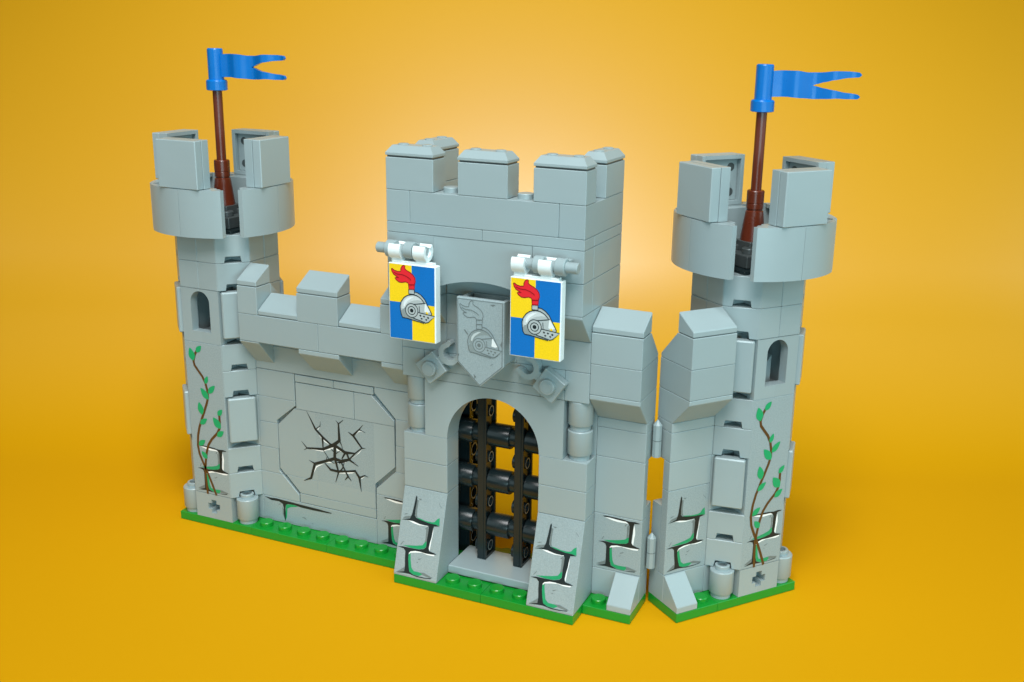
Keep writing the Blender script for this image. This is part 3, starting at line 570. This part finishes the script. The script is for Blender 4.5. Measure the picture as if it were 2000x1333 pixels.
# ------------------------------------------------------------------ portcullis
pc = thing('portcullis', 'black barred portcullis standing in the arched gateway of the gatehouse', 'portcullis', (4, 2.5, .8))
D0 = (-4, -2.5, -.8)
for x0 in (1.2, 2.85, 4.5, 6.15):
    mb = MB()
    mb.box(x0, x0 + .3, 2.02, 3, .81, 8.8, BLACK, .018)
    for y0, y1 in ((2.02, 2.14), (2.88, 3.0)): mb.box(x0 + .3, x0 + .4, y0, y1, .81, 8.8, BLACK, .008)
    for z0 in (.81, 8.68): mb.box(x0 + .3, x0 + .4, 2.14, 2.88, z0, z0 + .12, BLACK, .0)
    for k in range(8):
        zz = 1.3 + k
        mb.lathe([(.24, 0), (.24, .095), (.17, .095), (.17, .02)], (x0 + .3, 2.5, zz), 'x', BLACK, 24)
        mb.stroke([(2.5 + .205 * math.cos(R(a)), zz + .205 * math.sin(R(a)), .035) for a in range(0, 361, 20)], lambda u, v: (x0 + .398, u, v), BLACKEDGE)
        if k not in (1, 3, 5): mb.lathe([(.3, 0), (.3, -.18), (.27, -.2)], (x0, 2.5, zz), 'x', BLACK, 24)
    mb.build('bar', pc, D0)
for x0 in (1.6, 3.25, 4.9):
    for zz in (2.3, 4.3, 6.3):
        mb = MB(); mb.lathe([(.46, .0), (.49, .03), (.49, .93), (.47, .96), (.38, .96), (.38, 1.25)], (x0, 2.5, zz), 'x', BLACK, 40); mb.build('cross_bar', pc, D0)
mb = MB(); mb.box(1.3, 1.86, 3.05, 3.95, .41, 8.75, BLACK, .02)
for y0, y1 in ((3.05, 3.2), (3.8, 3.95)): mb.box(1.86, 1.98, y0, y1, .41, 8.75, BLACK, .01)
for k in range(8):
    zz = 1.05 + k
    mb.lathe([(.3, 0), (.3, .11), (.22, .11), (.22, .0)], (1.86, 3.5, zz), 'x', BLACK, 24)
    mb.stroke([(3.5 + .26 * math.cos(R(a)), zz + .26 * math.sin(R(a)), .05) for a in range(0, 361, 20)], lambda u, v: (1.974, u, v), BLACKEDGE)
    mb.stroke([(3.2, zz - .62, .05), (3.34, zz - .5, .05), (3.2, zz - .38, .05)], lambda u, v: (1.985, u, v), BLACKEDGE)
mb.build('guide_rail', pc, D0)

# ------------------------------------------------------------------ banners
def banner(x0, label):
    t = thing('banner', label, 'banner', (x0 + 1, -.58, 10.87), 0, 'knight helmet banners on the gatehouse')
    off = (-x0 - 1, .58, -10.87); W_, Hh = 2.0, 2.95; z0 = 10.87
    mb = MB(); mb.box(x0, x0 + W_, -.78, -.39, z0, z0 + Hh, WHITE, .03)
    f = lambda l: (lambda u, v: (x0 + u + .03, -.78 - l, z0 + .03 + v))
    e = .045; cx, cz = 1.0, 1.46
    for (a, b_, c, d), m in (((e, cx, cz, Hh - e), PYEL), ((cx, W_ - e, cz, Hh - e), PBLU), ((e, cx, e, cz), PBLU), ((cx, W_ - e, e, cz), PYEL)):
        mb.sheet([(a, c), (b_, c), (b_, d), (a, d)], lambda u, v: (x0 + u, -.784, z0 + v), m)
    crest(mb, f, False); mb.build('banner_tile', t, off)
    for cx_ in (.33, 1.36):
        mb = MB(); zc, yc = 14.3, -.58
        pts = arc(yc, zc, .36, 42, -222, 30) + arc(yc, zc, .205, -222, 42, 26)
        a = x0 + cx_ - .24; mb.prism(pts, 'x', a, a + .49, WHITE, .0)
        mb.prism([(-.78 + .06, z0 + Hh - .02), (-.45, z0 + Hh - .02), (-.5, 14.08), (-.74, 14.08)], 'x', a + .02, a + .47, WHITE, .02)
        mb.build('clip', t, off)
    mb = MB(); mb.box(x0 + .16, x0 + 1.84, -.74, -.43, z0 + Hh - .03, z0 + Hh + .09, WHITE, .02); mb.build('top_rail', t, off)
banner(.5, 'quartered yellow and blue knight helmet banner hanging from the bar nearer the cracked wall')
banner(5.5, 'quartered yellow and blue knight helmet banner hanging from the bar nearer the hinged wing')

# ------------------------------------------------------------------ flags
def flag(loc, ang, label):
    t = thing('flag', label, 'flag', loc, ang, 'blue flags on the towers'); zb = loc[2]
    mb = MB(); mb.lathe([(.36, 14.55), (.47, 14.56), (.46, 14.75), (.34, 15.72), (.30, 15.74), (.30, 15.8), (.325, 15.82), (.325, 16.0), (.31, 16.02), (.33, 16.04), (.33, 16.48), (.3, 16.52), (.2, 16.52)], (0, 0, -zb), 'z', BROWN, 36); mb.build('pole_base', t)
    mb = MB(); mb.lathe([(.2, 16.4), (.2, 20.4)], (0, 0, -zb), 'z', BROWN, 28); mb.build('pole', t)
    mb = MB(); mb.lathe([(.38, 19.44), (.44, 19.47), (.44, 19.83), (.4, 19.88), (.325, 19.9), (.325, 21.12), (.29, 21.17), (.0, 21.17)], (0, 0, -zb), 'z', BLUE, 36)
    # forked pennant, waving
    n = 46
    def table(*kv):
        def f(x):
            for (x0, y0), (x1, y1) in zip(kv, kv[1:]):
                if x <= x1:
                    k = (x - x0) / (x1 - x0); k = k * k * (3 - 2 * k) * .5 + k * .5
                    return 20.93 - (y0 + (y1 - y0) * k - 215) / 415 * .93
            return 20.93 - (kv[-1][1] - 215) / 415 * .93
        return f
    top = table((0, 215), (.15, 200), (.3, 199), (.42, 224), (.55, 220), (.72, 190), (.85, 192), (1, 206))
    bot = table((0, 630), (.2, 622), (.35, 636), (.5, 650), (.6, 642), (.75, 626), (.85, 636), (1, 634))
    fork_hi = table((.48, 430), (.52, 408), (.6, 372), (.7, 333), (.85, 298), (1, 282))
    fork_lo = table((.48, 430), (.52, 444), (.6, 470), (.7, 495), (.85, 536), (1, 560))
    wave = lambda s_: .13 * math.sin(s_ * 15 + .4) * min(1, s_ * 4)
    def strip(fa, fb, s0, s1, nn):
        tb = bmesh.new(); A = []
        for i in range(nn + 1):
            s_ = s0 + (s1 - s0) * i / nn; x = .2 + 3.3 * s_; a, b_ = fa(s_), fb(s_)
            if s_ > .965: 
                k = (s_ - .965) / .035; c_ = (a + b_) / 2; hw = (b_ - a) / 2 * math.sqrt(max(.02, 1 - k * k)); a, b_ = c_ - hw, c_ + hw
            y = wave(s_)
            A.append([tb.verts.new((x, y - .075, a - zb)), tb.verts.new((x, y - .075, b_ - zb)), tb.verts.new((x, y + .075, b_ - zb)), tb.verts.new((x, y + .075, a - zb))])
        for P, Q in zip(A, A[1:]):
            for i in range(4): tb.faces.new((P[i], P[(i + 1) % 4], Q[(i + 1) % 4], Q[i])).smooth = True
        tb.faces.new(A[0]); tb.faces.new(A[-1]); bmesh.ops.recalc_face_normals(tb, faces=tb.faces)
        bmesh.ops.split_edges(tb, edges=[e for e in tb.edges if e.calc_face_angle(0) > .7])
        mb.add(tb, BLUE)
    strip(bot, top, 0, .48, 24); strip(fork_hi, top, .48, 1, 28); strip(bot, fork_lo, .48, 1, 28)
    mb.build('pennant', t)
flag((-10, 3, 14.6), 0, 'blue forked flag on a brown pole in the tower left of the cracked wall')
c_, s_ = math.cos(WA), math.sin(WA)
flag((WX + c_ * 4 - s_ * 2, WY + s_ * 4 + c_ * 2, 14.6), R(16), 'blue forked flag on a brown pole in the tower of the hinged wing')
